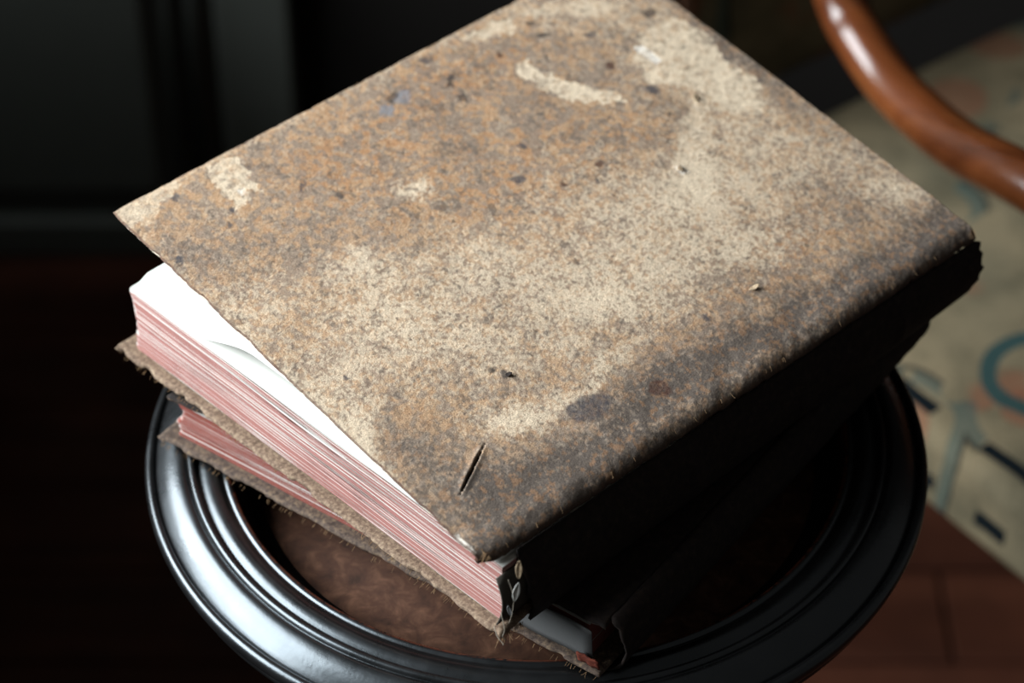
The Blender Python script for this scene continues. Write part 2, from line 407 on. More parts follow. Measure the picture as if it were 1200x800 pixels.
for x in (.04, .52):
    tube('stile', spline([(x, .325, .36), (x, .375, .46), (x, .405, .70), (x, .44, 1.03)], 6), .020, M['arm'], ch, 12)
tube('crest_rail', spline([(.04, .44, 1.03), (.16, .445, 1.06), (.28, .448, 1.07), (.40, .445, 1.06), (.52, .44, 1.03)], 6), .022, M['arm'], ch, 12)
for sd in (1, -1):
    w_ = lambda x: x if sd > 0 else .56-x
    pts = spline([(w_(.050), .400, .80), (w_(.050), .330, .775), (w_(.0495), 0.2649, 0.6973), (w_(0.0480), 0.2249, 0.6373), (w_(0.0410), 0.1970, 0.6249), (w_(0.0330), 0.1618, 0.6175), (w_(0.0240), 0.1241, 0.6191), (w_(0.0140), 0.0841, 0.6264), (w_(0.0000), 0.0275, 0.6457), (w_(-.006), -0.0225, 0.6517), (w_(-.010), -.07, 0.6357), (w_(-.010), -.10, .59), (w_(-.010), -.08, .555)], 8)
    tube('arm', pts, .0155, M['arm'], ch, 20)
    tube('arm_support', spline([(w_(-.008), -.045, 0.6457), (w_(.0), -.075, .55), (w_(.02), -.11, .47), (w_(.03), -.125, .345)], 6), .013, M['arm'], ch, 12)
for x, y0, s in ((.055, -.12, -1), (.505, -.12, -1), (.055, .31, 1), (.505, .31, 1)):
    tube('leg', spline([(x, y0, .315), (x, y0+s*.006, .20), (x, y0+s*.02, .03), (x, y0+s*.022, .022)], 5), [.022-.0005*i for i in range(16)], M['arm'], ch, 12)
    lathe_o = lathe('caster', [(.001, .0), (.013, .002), (.016, .010), (.013, .020), (.001, .024)], M['brass'], ch, 16)
    lathe_o.location = (x, y0+s*.022, 0)

# ------------------------------------------------------------------ book parts shared by both books
def slab_outline(x0, x1, y0, y1, rr, n=7, ny=14):
    """closed outline, counter-clockwise; corners on the fore-edge side (y1) rounded"""
    p = [(x0, y0)] + [(x0+(x1-x0)*k/10, y0) for k in range(1, 10)] + [(x1, y0)]
    p += [(x1, y0+(y1-rr-y0)*k/ny) for k in range(1, ny)]
    p += [(x1-rr+rr*math.cos(a), y1-rr+rr*math.sin(a)) for a in [math.pi/2*k/n for k in range(n+1)]]
    p += [(x0+rr+rr*math.cos(a), y1-rr+rr*math.sin(a)) for a in [math.pi/2+math.pi/2*k/n for k in range(n+1)]]
    p += [(x0, y1-rr-(y1-rr-y0)*k/ny) for k in range(1, ny)]
    return p
def page_slabs(name, slabs, zfun, mats, parent):
    """slabs: list of (x0,x1,y0,y1,rr,za,zb,pale); zfun(y,level)->z.  One mesh of thin gatherings."""
    v, f, mi, pal = [], [], [], []
    for (x0, x1, y0, y1, rr, a, b, pale, fore) in slabs:
        P = slab_outline(x0, x1, y0, y1, rr); n = len(P); k = len(v)
        for lev in (a, b):
            for (x, y) in P:
                yy = y - fore(lev)*sstep(.6, 1., np.array((y-y0)/(y1-y0))) if fore else y
                v.append((x, float(yy), float(zfun(x, y, lev)))); pal.append(pale)
        f.append([k+i for i in range(n)][::-1]); mi.append(0)
        f.append([k+n+i for i in range(n)]); mi.append(0)
        for i in range(n):
            j = (i+1) % n; f.append([k+i, k+j, k+n+j, k+n+i]); mi.append(1)
    me = bpy.data.meshes.new(name); me.from_pydata(v, [], f); me.update()
    me.polygons.foreach_set('material_index', mi)
    at = me.attributes.new('pale', 'FLOAT', 'POINT'); at.data.foreach_set('value', pal)
    return link(name, me, mats, parent)
def board(name, x0, x1, y0, y1, z0, z1, mats, parent, seed, bite=.0012, cell=.0022):
    """leather-covered board with worn, uneven edges and softly rounded arrises"""
    nx, ny = int((x1-x0)/.0016), int((y1-y0)/.0016)
    X, Y = np.meshgrid(np.linspace(x0, x1, nx), np.linspace(y0, y1, ny), indexing='ij')
    dx0, dx1, dy0, dy1 = X-x0, x1-X, Y-y0, y1-Y
    e = np.minimum(np.minimum(dx0, dx1), np.minimum(dy0, dy1))
    w = lambda d: np.exp(-d/.003)
    nz = lambda s, c: sstep(.35, .95, fbm(X, Y, c, seed+s, 3))
    px = w(dx0)*nz(1, .006)*bite - w(dx1)*nz(2, .006)*bite
    py = w(dy0)*nz(3, .006)*bite - w(dy1)*nz(4, .006)*bite
    r = .0012; Z = z1 - np.where(e < r, r-np.sqrt(np.clip(r*r-(r-e)**2, 0, None)), 0)*.9
    Z = Z + (fbm(X, Y, cell*2, seed+9, 3)-.5)*.0004
    P = np.stack([X+px, Y+py, Z], -1)
    o = grid_mesh(name, P, mats, parent)
    return solid(o, (z1-z0)-.0004, -1, 1 if len(mats) > 1 else 0, 0)
def fibres(name, segs, mat, parent, seed):
    """short frayed threads: segs = list of (point, direction, count, spread, length)"""
    r = random.Random(seed); v, f = [], []
    for (pa, pb, d, cnt, ln) in segs:
        pa, pb, d = Vector(pa), Vector(pb), Vector(d)
        for _ in range(cnt):
            p = pa.lerp(pb, r.random())
            g = (d + Vector((r.uniform(-.8, .8), r.uniform(-.8, .8), r.uniform(-.7, .5)))).normalized()
            l = ln*r.uniform(.3, 1.0); bend = Vector((r.uniform(-1, 1), r.uniform(-1, 1), r.uniform(-1, .3)))*l*.5
            pts = [p-d.normalized()*.0012, p+g*l*.5+bend*.4, p+g*l+bend]
            rad = r.uniform(.00006, .00015)
            a, b = tube_geo(pts, [rad*1.4, rad, rad*.5], 4); k = len(v)
            v += a; f += [tuple(i+k for i in q) for q in b]
    o = mesh(name, v, f, mat, parent, False); o['kind'] = 'stuff'
    return o

# ------------------------------------------------------------------ lower book
Z0 = H + .0062
b2 = thing('closed_book', 'thinner old book with red page edges lying beneath the larger book', 'book', (.0240, -.1560, Z0), math.radians(54.06))
board('lower_cover', 0, .268, -.001, .243, 0, .0048, [M['back_dark'], M['back_dark']], b2, 300, .0016)
T2 = .0292
def z2(x, y, lev):
    t = y/.24
    open_ = .0010*sstep(.25, 1., np.array(t))
    base = .0050 + lev*.0205
    return base + (open_ if lev > .42 else -.0004*t) + .0004*math.sin(t*9+lev*5)
sl = []
N2 = 14
for i in range(N2):
    a, b = i/N2, (i+.97)/N2
    if i == 5: b -= .03
    sl.append((.0052+random.uniform(0, .0006)+(.0012 if i < 6 else 0), .262, .008, .2355+random.uniform(-.0006, .0006)+(.001 if i < 6 else 0), .002, a, b, random.uniform(0, .25), (lambda lev: .0045*math.sin(max(0, (lev-.42))/.58*math.pi*.9)+.0015*math.sin(min(lev, .42)/.42*math.pi))))
page_slabs('page_block', sl, z2, [M['paper'], M['red']], b2)
board('upper_cover', 0.004, .268, .0, .238, T2-.003, T2+.0006, [M['spine'], M['back_dark']], b2, 340, .0014)  # top face takes the spine's dark tone, so its shadow is in the colour
# spine of the lower book
nv, nu = 90, 16
Xs, A = np.meshgrid(np.linspace(.009, .266, nv), np.linspace(0, 1, nu), indexing='ij')
th = A*math.pi
yy = .001 - .0075*np.sin(th) + (fbm(Xs, A*.03, .006, 410)-.5)*.0012
zz = .0005 + (T2-.0006)*(1-np.cos(th))/2
xs = Xs + np.where(Xs < .014, (vnoise(A*.03, A*0, .002, 5)-.5)*.004, 0)
solid(grid_mesh('spine', np.stack([xs, yy, zz], -1), [M['spine']], b2), .0012, 1.0)
# grey lining paper turned over the tail end near the spine, with a red leather corner
def sheet(name, P, mat, parent, th=.0003):
    return solid(grid_mesh(name, np.array(P, float), [mat], parent), th, 0)
G = [[(.0040-.0003*k, .005+.055*j/10, .0054+.0205*k/6 + .0006*math.sin(j*.9)) for k in range(7)] for j in range(11)]
sheet('lining_paper', G, M['liner'], b2)
M['red_leather'] = mat_leather('red_corner_leather', tuple(lin(62, 28, 20)), tuple(lin(100, 46, 34)), tuple(lin(124, 66, 48)), 400)
G = [[(.0022-.0004*k+.0004*math.sin(j*2), .0005+.0105*j/6, .0054+.0062*k/4) for k in range(5)] for j in range(7)]
sheet('leather_corner', G, M['red_leather'], b2, .0008)
fibres('frayed_edge', [((0, .0, .001), (0, .243, .001), (-1, 0, -.3), 90, .0014), ((0, .243, .002), (.02, .243, .002), (-.3, 1, -.2), 8, .002)], M['fibre'], b2, 5)

# ------------------------------------------------------------------ upper book
LIGHT_WEAR = [(0.138, 0.0618, -19.5, 23.2, -32.1, -24.5, 1.0), (0.1021, 0.0598, -15.1, 17.4, -33.1, -25.5, 1.0), (0.1064, 0.0075, -30.1, 36.6, -28.7, -22.3, 0.9), (0.097, 0.1239, -15.1, 16.4, -31.6, -24.1, 0.8), (0.1008, 0.1794, -15.1, 15.6, -25.3, -19.1, 0.9), (0.0677, 0.1371, -20.7, 21.6, -53.1, -40.7, 1.0), (0.049, 0.0603, -30.2, 43.9, -101.1, -47.3, 1.8), (0.0436, 0.104, -10.2, 39.2, -175.6, 7.7, 1.5), (0.1672, 0.0153, -58.9, 22.3, -2.4, -47.4, 0.8), (0.1761, 0.1138, -68.4, 79.6, -134.0, -100.9, 1.4), (0.1266, 0.1105, -29.6, 33.3, -38.8, -29.5, 0.6), (0.0867, 0.2252, -16.6, 16.3, -24.7, -18.6, 0.8), (0.0785, 0.2732, -22.3, 12.7, -14.2, -32.2, 0.8), (0.0433, 0.2874, -47.0, 33.1, -68.2, -85.5, 1.2), (0.0531, 0.2072, -31.4, 30.4, -50.9, -38.7, 0.6), (0.1604, 0.2711, -23.3, 14.5, -11.1, -25.8, 0.7), (0.219, 0.2592, -18.3, 19.5, -58.6, -42.9, 0.8), (0.0797, 0.008, -58.4, 92.3, -51.3, -23.9, 1.2), (0.1068, 0.2261, -68.7, 60.8, -21.5, -20.8, 1.1), (0.0676, 0.0967, -13.7, 22.5, -82.9, -27.7, 0.5), (0.1287, 0.2737, -37.2, 16.7, -7.3, -44.0, 0.6), (0.0688, 0.1693, -23.3, 23.6, -51.7, -39.4, 0.6), (0.155, 0.0689, -72.2, 51.7, -61.6, -130.3, 0.8), (0.0558, 0.2211, -13.8, 22.9, -103.0, -22.5, 0.5), (0.1373, 0.1717, -19.2, 35.5, -99.0, -19.0, 0.3), (0.0676, -0.0021, -16.4, 143.5, -85.7, 12.6, 1.0), (0.0178, 0.2363, -18.2, 42.0, -143.7, -7.3, 0.4)]
GREY_WEAR = [(0.0299, 0.0244, -20.3, 22.8, -36.3, -28.4, 1.0), (0.0134, 0.042, -9.9, 31.4, -56.8, -3.3, 1.0), (0.0638, 0.0173, -43.1, 29.0, -33.5, -68.1, 0.8), (0.0114, 0.0734, -6.2, 22.0, -73.0, -0.4, 0.7), (0.0236, 0.1299, -9.6, 30.7, -76.8, 0.0, 1.0), (0.0183, 0.1607, -8.2, 24.8, -93.5, -0.2, 1.0), (0.0152, 0.2057, -8.5, 23.8, -108.4, -0.4, 0.9), (0.0114, 0.2576, -11.4, 29.4, -93.5, -0.5, 1.0), (0.0116, 0.2928, -48.4, 42.2, -52.9, -40.0, 0.9), (0.1819, 0.1494, -53.5, 47.7, -79.4, -99.4, 0.9), (0.2196, 0.0758, -32.9, 41.1, -49.1, -36.9, 0.25), (0.211, 0.0079, -38.1, 15.5, -3.6, -66.6, 0.45), (0.1787, 0.0765, -28.4, 34.3, -50.8, -38.4, 0.25), (0.159, 0.2988, -31.3, 9.9, 6.4, -102.1, 1.0), (0.1161, 0.2956, -37.7, 12.2, 2.7, -131.7, 0.7), (0.0565, 0.2698, -32.4, 18.0, -23.9, -54.2, 0.55), (0.1818, 0.2023, -41.6, 27.8, -32.3, -72.7, 0.5), (0.2061, 0.155, -27.8, 31.9, -70.0, -52.1, 0.3), (0.1821, 0.3044, -53.0, 25.1, -21.3, -138.5, 0.8), (0.2057, 0.2355, -23.8, 25.5, -131.9, -97.1, 0.4), (0.0563, 0.2383, -25.1, 40.8, -102.0, -22.1, 0.4), (0.0245, 0.1055, -13.9, 39.4, -81.4, -4.1, 0.25), (0.0444, 0.1928, -38.0, 37.0, -62.1, -47.4, 0.4), (0.1822, 0.0459, -32.4, 31.4, -41.1, -51.1, 0.3), (0.1919, 0.0162, -46.2, 18.2, -3.9, -77.6, 0.4), (0.1804, 0.234, -33.3, 24.7, -43.0, -71.7, 0.35), (0.1436, 0.2487, -49.1, 39.2, -74.7, -93.8, 0.5), (0.1554, 0.0812, -34.7, 41.0, -77.1, -58.5, 0.25), (0.1074, 0.0935, -30.1, 33.8, -88.2, -67.5, 0.3), (-0.0094, 0.0255, -11.1, 43.1, -189.4, -3.0, 0.8), (0.0011, 0.0122, -24.5, 51.0, -121.7, -31.3, 0.9)]
TAN_WEAR = [(0.2194, 0.1614, -5.7, 15.0, -50.2, -0.0, 1.0), (0.2036, 0.0971, -8.8, 18.6, -39.4, -6.8, 0.8), (0.1652, 0.1763, -12.0, 16.8, -34.4, -14.5, 0.8), (0.1504, 0.1317, -14.5, 16.3, -37.5, -28.3, 0.7), (0.0521, 0.2172, -17.8, 29.6, -52.1, -11.4, 0.7), (0.038, 0.2357, -14.9, 34.8, -75.7, -3.2, 0.6), (0.1392, 0.2111, -29.3, 30.4, -35.7, -26.7, 0.5), (0.2141, 0.1885, -13.6, 25.9, -61.8, -10.1, 0.8), (0.1108, 0.1574, -30.0, 31.9, -50.5, -38.2, 0.3), (0.0369, 0.1691, -12.3, 31.6, -78.1, -3.4, 0.5), (0.0231, 0.0845, -13.7, 40.2, -82.4, -4.3, 0.4)]
SCUFFS = [(1.0, [(0.2098, 0.2063), (0.208, 0.2128), (0.1949, 0.2144), (0.18, 0.2225), (0.1669, 0.2322), (0.1557, 0.2325), (0.1634, 0.2261), (0.1681, 0.2168), (0.1758, 0.2103), (0.1874, 0.2075), (0.2003, 0.203)]), (0.9, [(0.1904, 0.2719), (0.1886, 0.2933), (0.1697, 0.2979), (0.1511, 0.2919), (0.132, 0.2933), (0.1155, 0.2815), (0.1232, 0.2692), (0.134, 0.2647), (0.1456, 0.2649), (0.1554, 0.2576), (0.164, 0.249), (0.1775, 0.2582)]), (0.55, [(0.1397, 0.259), (0.1364, 0.2654), (0.125, 0.2493), (0.1117, 0.2337), (0.0954, 0.2274), (0.0848, 0.2122), (0.0942, 0.2107), (0.1163, 0.2228), (0.1319, 0.24)]), (0.8, [(0.2379, 0.1989), (0.2387, 0.2186), (0.2363, 0.2303), (0.2275, 0.2234), (0.2292, 0.2117), (0.2332, 0.2012)]), (0.85, [(0.2401, 0.0486), (0.2425, 0.061), (0.2362, 0.0648), (0.2261, 0.0626), (0.2131, 0.061), (0.2198, 0.0557), (0.2134, 0.0517), (0.2122, 0.0436), (0.2223, 0.0453), (0.2313, 0.0467)]), (0.6, [(0.2445, -0.0), (0.2468, 0.0163), (0.2459, 0.0319), (0.2425, 0.0382), (0.2351, 0.0238), (0.2255, 0.006), (0.2304, 0.0064), (0.2312, 0.0002)]), (0.6, [(0.2363, 0.2303), (0.2335, 0.2501), (0.2211, 0.2726), (0.2074, 0.2826), (0.2109, 0.2629), (0.225, 0.2479)]), (1.6, [(0.1845, 0.261), (0.1832, 0.266), (0.1698, 0.2666), (0.1682, 0.2616)]), (1.6, [(0.1138, 0.2187), (0.112, 0.2229), (0.1069, 0.2223), (0.1076, 0.2186)]), (1.5, [(0.2216, 0.0515), (0.2211, 0.0549), (0.2172, 0.0547), (0.2178, 0.0513)]), (0.7, [(0.18, 0.1121), (0.1788, 0.1211), (0.172, 0.1193), (0.1715, 0.1108), (0.176, 0.1067)]), (1.5, [(0.0186, -0.0011), (0.0174, 0.0024), (0.0092, 0.0019), (0.0039, 0.0012), (0.0043, -0.002), (0.0111, -0.0032)])]
SPOTS = [(0.2238, 0.1506, -97.9, 196.1, -232.8, -37.7, 0), (0.221, 0.1389, -138.4, 209.5, -276.8, -113.8, 0), (0.0327, 0.0887, -39.7, 81.8, -153.2, -30.2, 1), (0.0215, 0.1202, -169.7, 132.8, -144.8, -179.6, 2), (0.1818, 0.2432, -243.3, 254.4, -266.7, -197.0, 2), (0.2186, 0.2066, -414.2, 459.4, -443.2, -326.8, 2), (0.1353, 0.1928, -442.0, 464.6, -358.3, -268.9, 2), (0.0382, 0.1641, -319.3, 316.8, -396.4, -304.0, 1), (0.1578, 0.2475, -209.5, 132.5, -135.6, -310.3, 1), (0.2197, 0.1759, -691.4, 428.6, -53.1, -171.3, 3), (0.2068, 0.1725, -278.6, 315.3, -275.1, -204.3, 3), (0.1661, 0.1723, -345.2, 378.5, -355.0, -265.6, 1), (0.1506, 0.1567, -218.4, 239.8, -363.6, -273.4, 1), (0.1988, 0.2858, -168.0, 171.9, -213.2, -156.0, 3), (0.2277, 0.2336, -230.7, 200.6, -330.0, -416.0, 3), (0.2176, 0.2327, -184.2, 199.7, -435.5, -320.0, 3), (0.2042, 0.2509, -186.0, 196.7, -325.9, -239.5, 1), (0.2374, 0.177, -137.4, 202.5, -400.5, -161.2, 1), (0.0675, 0.0732, -374.5, 414.2, -332.6, -257.0, 3), (0.0722, 0.0702, -621.7, 692.4, -414.9, -320.5, 3), (0.1077, 0.0196, -451.5, 544.6, -558.8, -431.9, 1), (0.2027, 0.0062, -332.7, 438.9, -390.7, -297.2, 1), (0.2139, 0.0431, -413.3, 530.0, -376.2, -284.1, 1), (0.2067, 0.036, -415.6, 533.7, -380.5, -288.0, 1), (0.1919, 0.0864, -337.5, 408.2, -370.6, -279.3, 3), (0.2266, 0.1468, -235.0, 276.2, -197.2, -146.4, 3), (0.2168, 0.1749, -553.0, 629.3, -453.9, -336.3, 3), (0.2342, 0.0277, -406.0, 536.8, -299.6, -225.9, 1), (0.2055, 0.0766, -691.0, 518.2, -102.2, -219.0, 1), (0.2038, 0.2226, -558.6, 604.3, -332.5, -245.3, 3), (0.1353, 0.1698, -353.8, 379.2, -485.8, -365.7, 2), (0.1279, 0.1841, -593.0, 624.1, -483.5, -363.7, 1)]
CUT = [(0.0449, 0.0415), (0.0307, 0.015)]
TEARS = [(0.1115, 0.2208), (0.0395, 0.1932), (0.1376, 0.2598), (0.0675, 0.0732)]

ROOT = Vector((-.017, -.160, H+.037))
b1 = thing('worn_leather_book', 'large worn tan leather book with pink page edges, cover slightly raised, on top', 'book', ROOT, math.radians(45))
cB = np.array([-.0045, .0038, .0450]); cL = np.array([.0063, .2453, .0789]); cR = np.array([.2980, -.0092, .0471])
Lu = float(np.linalg.norm(cL-cB)); Lv = float(np.linalg.norm(cR-cB)); EU = (cL-cB)/Lu; EV = (cR-cB)/Lv
EN = np.cross(EV, EU); EN /= np.linalg.norm(EN)
def blobs(lst, U, V, warp=.004, seed=0):
    wu = (fbm(U, V, .018, 700+seed, 4)-.5)*2*warp; wv = (fbm(U, V, .018, 750+seed, 4)-.5)*2*warp
    tot = np.zeros_like(U)
    for (cu, cv, a, b, c, d, w) in lst:
        p = (U+wu-cu); q = (V+wv-cv)
        r2 = (a*p+b*q)**2 + (c*p+d*q)**2
        tot += w*np.exp(-r2*1.1)
    return tot
def inside(poly, X, Y):
    res = np.zeros(X.shape, bool); n = len(poly)
    for i in range(n):
        (x0, y0), (x1, y1) = poly[i], poly[(i+1) % n]
        c = ((y0 > Y) != (y1 > Y)) & (X < (x1-x0)*(Y-y0)/(y1-y0+1e-12)+x0); res ^= c
    return res
def cover_surface(U, V):
    """height and in-plane wear of the cover; U from spine to fore-edge, V along the spine"""
    dS, dF, dT, dH = U, Lu-U, V, Lv-V
    h = .0010*np.sin(math.pi*np.clip(U/Lu, 0, 1))*np.sin(math.pi*np.clip(V/Lv, 0, 1))
    r = .009
    h = h - .6*np.where(dS < r, r-np.sqrt(np.clip(r*r-(r-dS)**2, 0, None)), 0)
    h = h - .0003*np.exp(-((dS-.017)/.006)**2)
    e = np.minimum(np.minimum(dF, dT), dH); rr = .0006
    h = h - .9*np.where(e < rr, rr-np.sqrt(np.clip(rr*rr-(rr-e)**2, 0, None)), 0)
    h = h + (fbm(U, V, .040, 31, 3)-.5)*.0010 + (fbm(U, V, .0030, 37, 3)-.5)*.00016
    h = h + .0012*np.exp(-dS/.020)*(fbm(U, V, .012, 41, 3)-.5)*2
    return h, dS, dF, dT, dH
nU, nV = 420, 520
U, V = np.meshgrid(np.linspace(0, Lu, nU), np.linspace(0, Lv, nV), indexing='ij')
hh, dS, dF, dT, dH = cover_surface(U, V)
w = lambda d, s=.0025: np.exp(-d/s)
nb = lambda s, c, lo_=.45: sstep(lo_, .95, fbm(U, V, c, 500+s, 4))
pU = -w(dF)*nb(1, .006)*.0008 + w(dS)*nb(2, .004)*.0012
pV = w(dT)*nb(3, .009)*.0013 - w(dH)*nb(4, .008)*.0010
# rounded, bruised corners
cn = lambda a, b, s: np.exp(-(a*a+b*b)/(s*s))
pU += -cn(dF, dT, .004)*.0006 - cn(dF, dH, .004)*.002 + cn(dS, dT, .006)*.003
pV += cn(dF, dT, .004)*.0006 - cn(dF, dH, .004)*.002 + cn(dS, dT, .006)*.0015
hh -= cn(dS, dH, .010)*.002*fbm(U, V, .004, 77, 3)
# --- colour of the leather: abraded, greyed and clean areas, plus painted shade at the spine
g = lambda s, sc, o=3: fbm(U, V, sc, s, o)
fine = g(101, .0016, 3); fine2 = g(131, .0022, 3); mid = g(161, .007, 4); big = g(191, .030, 4)
Lm = blobs(LIGHT_WEAR, U, V, .007, 1); Dm = blobs(GREY_WEAR, U, V, .006, 2); Om = blobs(TAN_WEAR, U, V, .006, 3)
edge = .40*np.exp(-dT/.0050)*sstep(.02, .06, dS) + .45*np.exp(-dF/.0030) + .25*np.exp(-dH/.004)
spine_shade = .75*np.exp(-dS/.016)*(.5+mid)  # shade of the rolled spine edge, darkened into the leather colour
Lm = .75*Lm + edge*1.4 - .5*np.clip(Dm, 0, 1.2); Dm = Dm*.72 + spine_shade
tan = lin(172, 141, 110); orange = lin(166, 124, 88); grey = lin(131, 119, 108); dark = lin(91, 82, 75); cream = lin(214, 196, 170); pale = lin(194, 173, 149)
mixc = lambda a, b, t: a*(1-t[..., None]) + b*t[..., None]
C = np.broadcast_to(tan, U.shape+(3,)).copy()
C = mixc(C, pale, np.clip(Lm*.55*(mid+.35), 0, .8))
C = mixc(C, orange, np.clip(sstep(.44, .66, fine2+.10*(Om-.3))*(.35+.5*np.clip(Om, 0, 1)), 0, .9))
C = mixc(C, grey, np.clip(sstep(.50, .70, g(211, .0030)+.10*(big-.5)*2+.09)*.72, 0, .8)*np.clip(1-.3*Lm, .3, 1))
C = mixc(C, dark*1.1, sstep(.56, .74, g(311, .0022)*.6+g(331, .010)*.4+.03)*.6)
C = mixc(C, grey*.92, np.clip(Dm*.62*(.55+mid), 0, .85))
C = mixc(C, dark, sstep(.50, .72, fine+.36*np.clip(Dm, 0, 1.3)-.10+.12*(mid-.5))*np.clip(.25+.75*Dm, 0, .95))
C = mixc(C, orange*.8, sstep(.55, .72, fine2)*np.clip(Dm, 0, 1)*.5)
flk = sstep(.48, .66, g(241, .0012, 3)*.72 + mid*.28 + .17*np.clip(Lm, 0, 1.6) - .04 - .07*np.clip(Dm, 0, 1) - .04*np.clip(Om, 0, 1))
C = mixc(C, cream, np.clip(flk*np.clip(.30+.42*Lm, .12, .80), 0, .85))
wu = (fbm(U, V, .005, 801, 4, .75)-.5)*.009; wv = (fbm(U, V, .005, 821, 4, .75)-.5)*.009
for wt, poly in SCUFFS:
    small = wt > 1.3
    m_ = inside(poly, U+(0 if small else wu), V+(0 if small else wv)).astype(float)
    m_ = m_*np.clip(wt, 0, 1)*np.clip(.5+2.2*(g(261, .0026)-.38), .25, 1)
    C = mixc(C, lin(224, 216, 204) if small else cream, m_)
    hh -= m_*.00012
cols = [lin(126, 127, 132), lin(70, 68, 72), lin(78, 52, 42), lin(64, 58, 55)]
for (cu, cv, a, b, c, d, w_) in SPOTS:
    p = U+wu*.6-cu; q = V+wv*.6-cv
    r2 = (a*p+b*q)**2+(c*p+d*q)**2
    C = mixc(C, cols[int(w_)], sstep(1.5, .45, r2)*np.clip(.42+.70*fine, 0, .9))
ed = sstep(.0011, .0005, np.minimum(dT, dF*1.3)); C = mixc(C, lin(66, 42, 34), ed*.85)
pep = sstep(.78, .86, g(281, .0030, 2)); C = mixc(C, dark*.9, pep*.6)
C = mixc(C, lin(70, 56, 48), np.clip(sstep(.75, 1.0, np.exp(-dS/.010))*(.6+mid*.5), 0, .8))  # shadow where the cover rolls over at the spine, painted dark brown
# --- the long cut near the tail: a narrow trench with a lifted lip
(c0u, c0v), (c1u, c1v) = CUT
du_, dv_ = c1u-c0u, c1v-c0v; ln = math.hypot(du_, dv_); tu, tv = du_/ln, dv_/ln
al = (U-c0u)*tu+(V-c0v)*tv; ac = -(U-c0u)*tv+(V-c0v)*tu
half = .00062*np.clip(np.sin(np.clip(al/ln, 0, 1)*math.pi), 0, 1)**.7
cutm = (np.abs(ac) < half) & (al > 0) & (al < ln)
hh = np.where(cutm, hh-.0022, hh + .0007*np.exp(-((np.abs(ac)-half)/.0016)**2)*sstep(0, .15, al/ln)*sstep(1, .85, al/ln)*((al > 0) & (al < ln)))
C = np.where(cutm[..., None], lin(30, 24, 20), C)
for (tu_, tv_) in TEARS:
    r_ = np.hypot(U-tu_, V-tv_)
    hh = hh + .0003*np.exp(-(r_/.0024)**2)
P = cB + (U+pU)[..., None]*EU + (V+pV)[..., None]*EV + hh[..., None]*EN
cover = grid_mesh('front_cover', P.transpose(1, 0, 2), [M['cover'], M['cover_edge'], M['pastedown']], b1, (C*.98).transpose(1, 0, 2))
solid(cover, .0026, -1.0, 1, 2)
cover['label'] = 'worn tan leather front cover with scuffs and a long cut'
def on_cover(u, v, dz=0.0):
    return cB + u*EU + v*EV + EN*(dz+float(cover_surface(np.array([[u]]), np.array([[v]]))[0][0, 0]))
# lifted flakes of leather beside the holes
def flake(name, u, v, a, l, wd_, lift, mat, parent):
    G = []
    for i in range(7):
        t = i/6; row = []
        for j in range(5):
            s_ = (j-2)/2*wd_*math.sin(math.pi*(.12+.85*(1-t)))
            x = math.cos(a)*t*l - math.sin(a)*s_; y_ = math.sin(a)*t*l + math.cos(a)*s_
            row.append(on_cover(u+x, v+y_, .0002+lift*t*t))
        G.append(row)
    return sheet(name, G, mat, parent, .00035)
(t1, t2, t3, t4) = TEARS
M['flake'] = mat_leather('pale_leather_flake', tuple(lin(120, 100, 78)), tuple(lin(160, 140, 114)), tuple(lin(186, 168, 142)), 700)
flake('leather_flake', t2[0]-.001, t2[1]-.0022, 1.9, .0050, .0011, .0020, M['flake'], cover)
flake('leather_flake', t1[0]+.001, t1[1]+.001, -2.4, .0050, .0016, .0016, M['flake'], cover)
flake('leather_flake', t3[0], t3[1]-.001, .4, .0050, .0014, .0018, M['flake'], cover)
flake('leather_flake', t4[0], t4[1], 2.5, .0026, .0012, .0016, M['spine'], cover)

# page block: gatherings of leaves, pink-stained edges
def ztop(y): return .0355 + .0030*(y/.24)
def z1(x, y, lev):
    t = y/.24
    return .0052 + lev*(ztop(y)-.0052) + .00045*math.sin(t*7+lev*9)*min(1, lev*3)*(1-max(0, lev-.9)*8) + .0003*math.sin(t*17+lev*3)
N1 = 30; sl = []
lv = np.cumsum(np.concatenate([[0], rng.uniform(.55, 1.5, N1)])); lv /= lv[-1]
for i in range(N1):
    a, b = lv[i], lv[i+1]
    gap = .0 if random.random() < .7 else random.uniform(.04, .12)*(b-a)
    sl.append((.0052+random.uniform(0, .0007), .2985, .003, .2400+random.uniform(-.0007, .0007), .0035, a, b-gap, random.choice([0, 0, 0, .05, .1, .15, .5]), (lambda lev: .0022*math.sin(lev*math.pi))))
page_slabs('page_block', sl, z1, [M['paper'], M['pink']], b1)
# loose first leaves: the free endpaper lies on the block at the fore-edge and arches up under the cover
def leaf(name, h, lo_, y1, mat, x0=.0056, rise=(.200, .140, .05)):
    G = []
    for i in range(25):
        x = x0 + (.2975-x0)*i/24; row = []
        for j in range(41):
            y_ = .006 + (y1-.006)*j/40
            up = h*float(sstep(rise[0], rise[1], np.array(y_)))*float(sstep(.05 if rise[2] > .1 else .004, rise[2], np.array(y_)))
            rr = .0045; yy_ = y_
            d = rr-(x-x0)
            if d > 0: yy_ = min(y_, y1-rr+math.sqrt(max(0, rr*rr-d*d)))
            row.append((x, yy_, ztop(y_)+lo_+up))
        G.append(row)
    return sheet(name, G, mat, b1, .00016)
leaf('loose_leaf', .0005, .0006, .2398, M['paper'])
leaf('loose_leaf', .0009, .0012, .2392, M['paper'])
leaf('free_endpaper', .0150, .0020, .2400, M['paper'], rise=(.200, .150, .128))
board('back_cover', -.001, .304, -.002, .2470, 0, .0046, [M['back'], M['back']], b1, 600, .0022)
